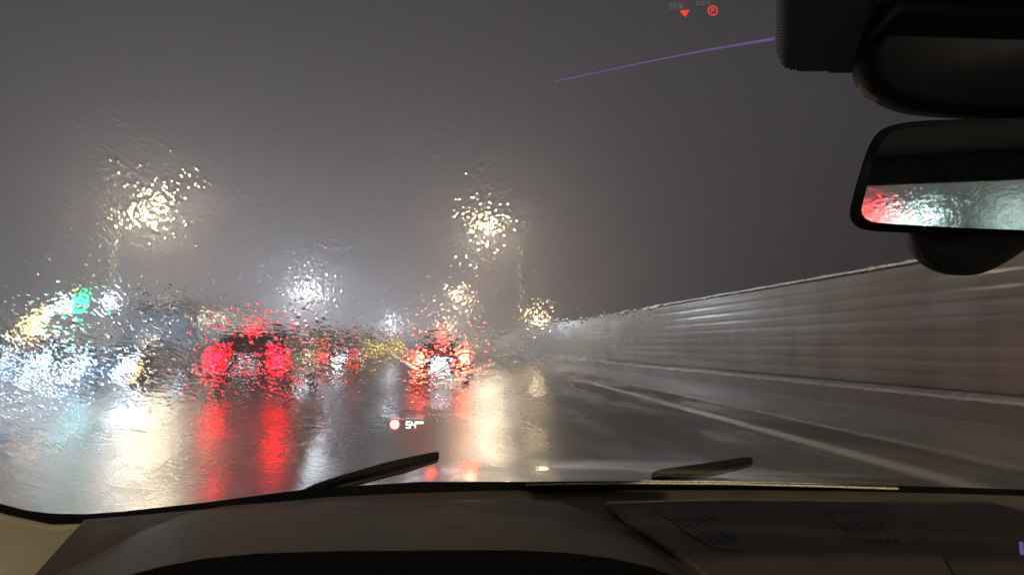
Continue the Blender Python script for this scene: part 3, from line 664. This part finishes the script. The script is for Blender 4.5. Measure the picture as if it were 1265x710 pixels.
# instrument hood
def hump(Y, dy, k=1.0):
    pts = [(20, 722), (75, 697), (130, 675), (185, 652), (230, 634), (275, 625), (340, 620), (430, 618), (560, 617), (650, 617), (690, 619), (725, 632), (765, 655), (810, 684), (850, 716)]
    return [at(x, y + dy, Y) for x, y in pts]
ridge = hump(1.06, 0)
def lower(r, dz, dy): return [p + Vector((0, dy, dz)) for p in r]
fr_ = [at(x, y, .80) for x, y in [(40, 760), (95, 735), (150, 712), (205, 698), (255, 689), (320, 683), (420, 680), (550, 679), (640, 679), (700, 682), (755, 689), (805, 700), (855, 720), (890, 742), (910, 765)]]
hood_ = ob(MB().loft([lower(ridge, -.05, .10), lower(ridge, -.012, .05), ridge, [(a * .55 + b * .45) + Vector((0, 0, .004)) for a, b in zip(ridge, fr_)], fr_], closed=False), 'instrument_hood', M['dash'], smooth=True)
ob(MB().loft([[p + Vector((0, -.001, -.0005)) for p in fr_], [Vector((p.x, p.y - .004, p.z - .30)) for p in fr_]], closed=False), 'hood_shade_sheet', M['black'])  # black sheet in place of the shade under the instrument hood
# panel with perforated speaker grilles right of the hood
DP0 = at(900, 640, 1.10); DPa = at(1265, 645, 1.10); DPb = at(900, 735, .86)
DN = (DPa - DP0).cross(DPb - DP0).normalized(); DN = DN if DN.z > 0 else -DN
def dp(px, py, off=0.0): return on_plane(px, py, DP0 + DN * off, DN)
pn = ob(MB().prism([dp(x, y, .012) for x, y in [(748, 622), (780, 618.5), (900, 617), (1090, 619), (1104, 624), (1150, 662), (1195, 735), (905, 735), (850, 690)]], DN * -.010), 'dashboard_panel', M['dash'], bevel=.004)
ob(MB().prism([dp(x, y, .0135) for x, y in [(748, 619.2), (900, 615.2), (1098, 617.4), (1098, 619.4), (900, 617.2), (748, 621.2)]], DN * -.004), 'panel_edge', mat('panel_lit_edge', (.42, .37, .27), .4))  # paler colour paints the light caught along the panel's far edge
def holes(nt, b):
    t = NT(nt); co = t.coord(); v = t.voro(t.mapping(co, rot=(0, 0, R(45))), 110, 'F1', rnd=.0)
    t.L.new(t.mix(t.mr(v, .42, .50), (.0, .0, .0), (.085, .07, .05)), b.inputs['Base Color'])
    t.L.new(t.bump(t.mr(v, .28, .42), .002), b.inputs['Normal'])
M['grille'] = mat('perforated_grille', (.05, .05, .04), .5, build=holes)
for q in ([(806, 627), (868, 627), (905, 655), (918, 680), (882, 676), (845, 655)], [(1016, 628), (1070, 629), (1098, 650), (1110, 668), (1070, 668), (1040, 650)]):
    sub(MB().prism([dp(x, y, .0135) for x, y in q], DN * -.003), 'speaker_grille', M['grille'], pn)
# pillar and door trim in the lower left corner
ob(MB().prism([at(x, y, 1.13) for x, y in [(-120, 600), (-60, 615), (0, 634), (60, 647), (130, 645), (150, 660), (60, 760), (-200, 760)]], (0, .03, -.01)), 'pillar_trim', M['cream'], bevel=.008)
ob(MB().prism([gp(x, y, -.008) for x, y in [(-40, 606), (-110, 480), (-160, 300), (-210, 0), (-270, -250), (-420, -250), (-330, 0), (-270, 300), (-200, 500), (-120, 640)]], GN * -.04), 'windscreen_pillar', M['cream'], bevel=.008)
gl = lambda x, t, o=-.008: GM @ Vector((x, t, -o))
ob(MB().prism([gl(1.36, -.10), gl(1.10, 1.10), gl(1.20, 1.10), gl(1.50, -.10)], GN * -.04), 'windscreen_pillar', M['cream'], bevel=.008)
ob(MB().prism([gl(-.62, 1.03), gl(1.2, 1.03), gl(1.2, 1.14), gl(-.62, 1.14)], GN * -.035), 'windscreen_header', M['lining'] if 'lining' in M else M['black'], bevel=.008)
ob(MB().box(at(1262, 677, .98), (.003, .004, .018)), 'ambient_light_strip', M['purple'])
# roof lining, rear window, rear pillars: what the mirror looks past
M['lining'] = mat('roof_lining', (.02, .02, .02), .9, build=grime((.02, .02, .02), (.028, .028, .028), 80, .8, 1, .0005))
zr = mirrored(1160, 226, -1.5).z
ob(MB().box((.38, -.65, 1.53), (1.5, 1.7, .03)), 'roof_lining', M['lining'], bevel=.01)
ob(MB().box((.38, -1.53, (zr + 1.56) / 2), (1.6, .05, 1.56 - zr)), 'rear_header', M['lining'], bevel=.008)
rw = ob(MB().box((0, 0, 0), (1.5, .7, .004)), 'rear_window', wet_glass('rain_on_rear_glass', (.92, .95, .94), rear=True))
rw.matrix_basis = Matrix.Translation((.38, -1.72, zr - .20)) @ Matrix.Rotation(R(50), 4, 'X')

# bonnet with creases and wet paint
def bonnet_nodes(nt, b):
    t = NT(nt); co = t.coord(); h = t.noise(t.mapping(co, (1, 1.2, 1)), 55, 2, .5); r = t.noise(co, 12, 3)
    t.L.new(t.bump(t.math('ADD', h, t.math('MULTIPLY', r, 1.0)), .0035), b.inputs['Normal'])
    t.L.new(t.mr(r, .3, .7, .08, .22), b.inputs['Roughness'])
M['bonnet'] = mat('wet_grey_paint', (.13, .13, .135), .15, .5, coat=1.0, spec=1, build=bonnet_nodes)
rings = []
for j, Y in enumerate([1.36, 1.5, 1.7, 1.9, 2.1, 2.3, 2.42, 2.48]):
    r_ = []
    for i in range(25):
        s_ = -1 + 2 * i / 24; x = .38 + s_ * .86
        z = [.965, .968, .962, .950, .932, .905, .87, .80][j] - .13 * abs(s_) ** 3.0 - .02 * s_ * s_ + .008 * math.exp(-((abs(s_) - .55) / .06) ** 2)
        r_.append((x, Y - .16 * s_ * s_ * (j > 4), z))
    rings.append(r_)
bn = ob(MB().loft(rings, closed=False), 'bonnet', M['bonnet'], smooth=True)
for sx in (-1, 1):
    hb = ob(MB().dome((.38 + sx * .64, 2.36, .66), .11, (1.3, .6, .8), 16, 10), 'headlamp', M['alloy'], smooth=True)
    l_ = light('low_beam', (.38 + sx * .64, 2.52, .66), 520, (.9, .95, 1), .07, own, spot=85, rot=(R(80), 0, 0)); l_.matrix_parent_inverse = Matrix.Translation(-OF)
# wipers lying on the glass
def wiper(poly, edge):
    poly = chaikin(poly)
    r = ob(MB().prism([gp(x, y, .012) for x, y in poly], GN * .012), 'wiper', M['black'], bevel=.006)
    sub(MB().tube([gp(x, y, .010) for x, y in edge], [.002, .004, .004, .002], 8), 'wiper_blade', M['rubber'], r)
wiper([(368, 613), (388, 602), (425, 591), (470, 578), (515, 568), (545, 562), (538, 569), (500, 581), (450, 595), (408, 609)], [(380, 610), (440, 594), (500, 579), (540, 567)])
wiper([(800, 594), (812, 585), (838, 582), (880, 576), (932, 568), (928, 573), (885, 583), (842, 590)], [(806, 594), (850, 588), (890, 581), (928, 572)])
# cowl under the wipers
ob(MB().loft([[gp(x, y + 5, .012), gp(x, y + 5, .03) + Vector((0, .06, -.01)), gp(x, y + 5, .0) + Vector((0, .06, -.05))] for x, y in BOT[2:]]), 'cowl', M['plastic'])

# ================================================================== rain haze
hz = MB().box((0, 190, 30), (900, 700, 64)).build('haze', mat('rain_haze')); tag(hz, kind='stuff')
nt = hz.data.materials[0].node_tree; nt.nodes.remove(nt.nodes['Principled BSDF'])
pv = nt.nodes.new('ShaderNodeVolumePrincipled'); pv.inputs['Density'].default_value = .0042; pv.inputs['Color'].default_value = (.94, .92, .99, 1); pv.inputs['Anisotropy'].default_value = .55
nt.links.new(pv.outputs[0], nt.nodes['Material Output'].inputs['Volume'])
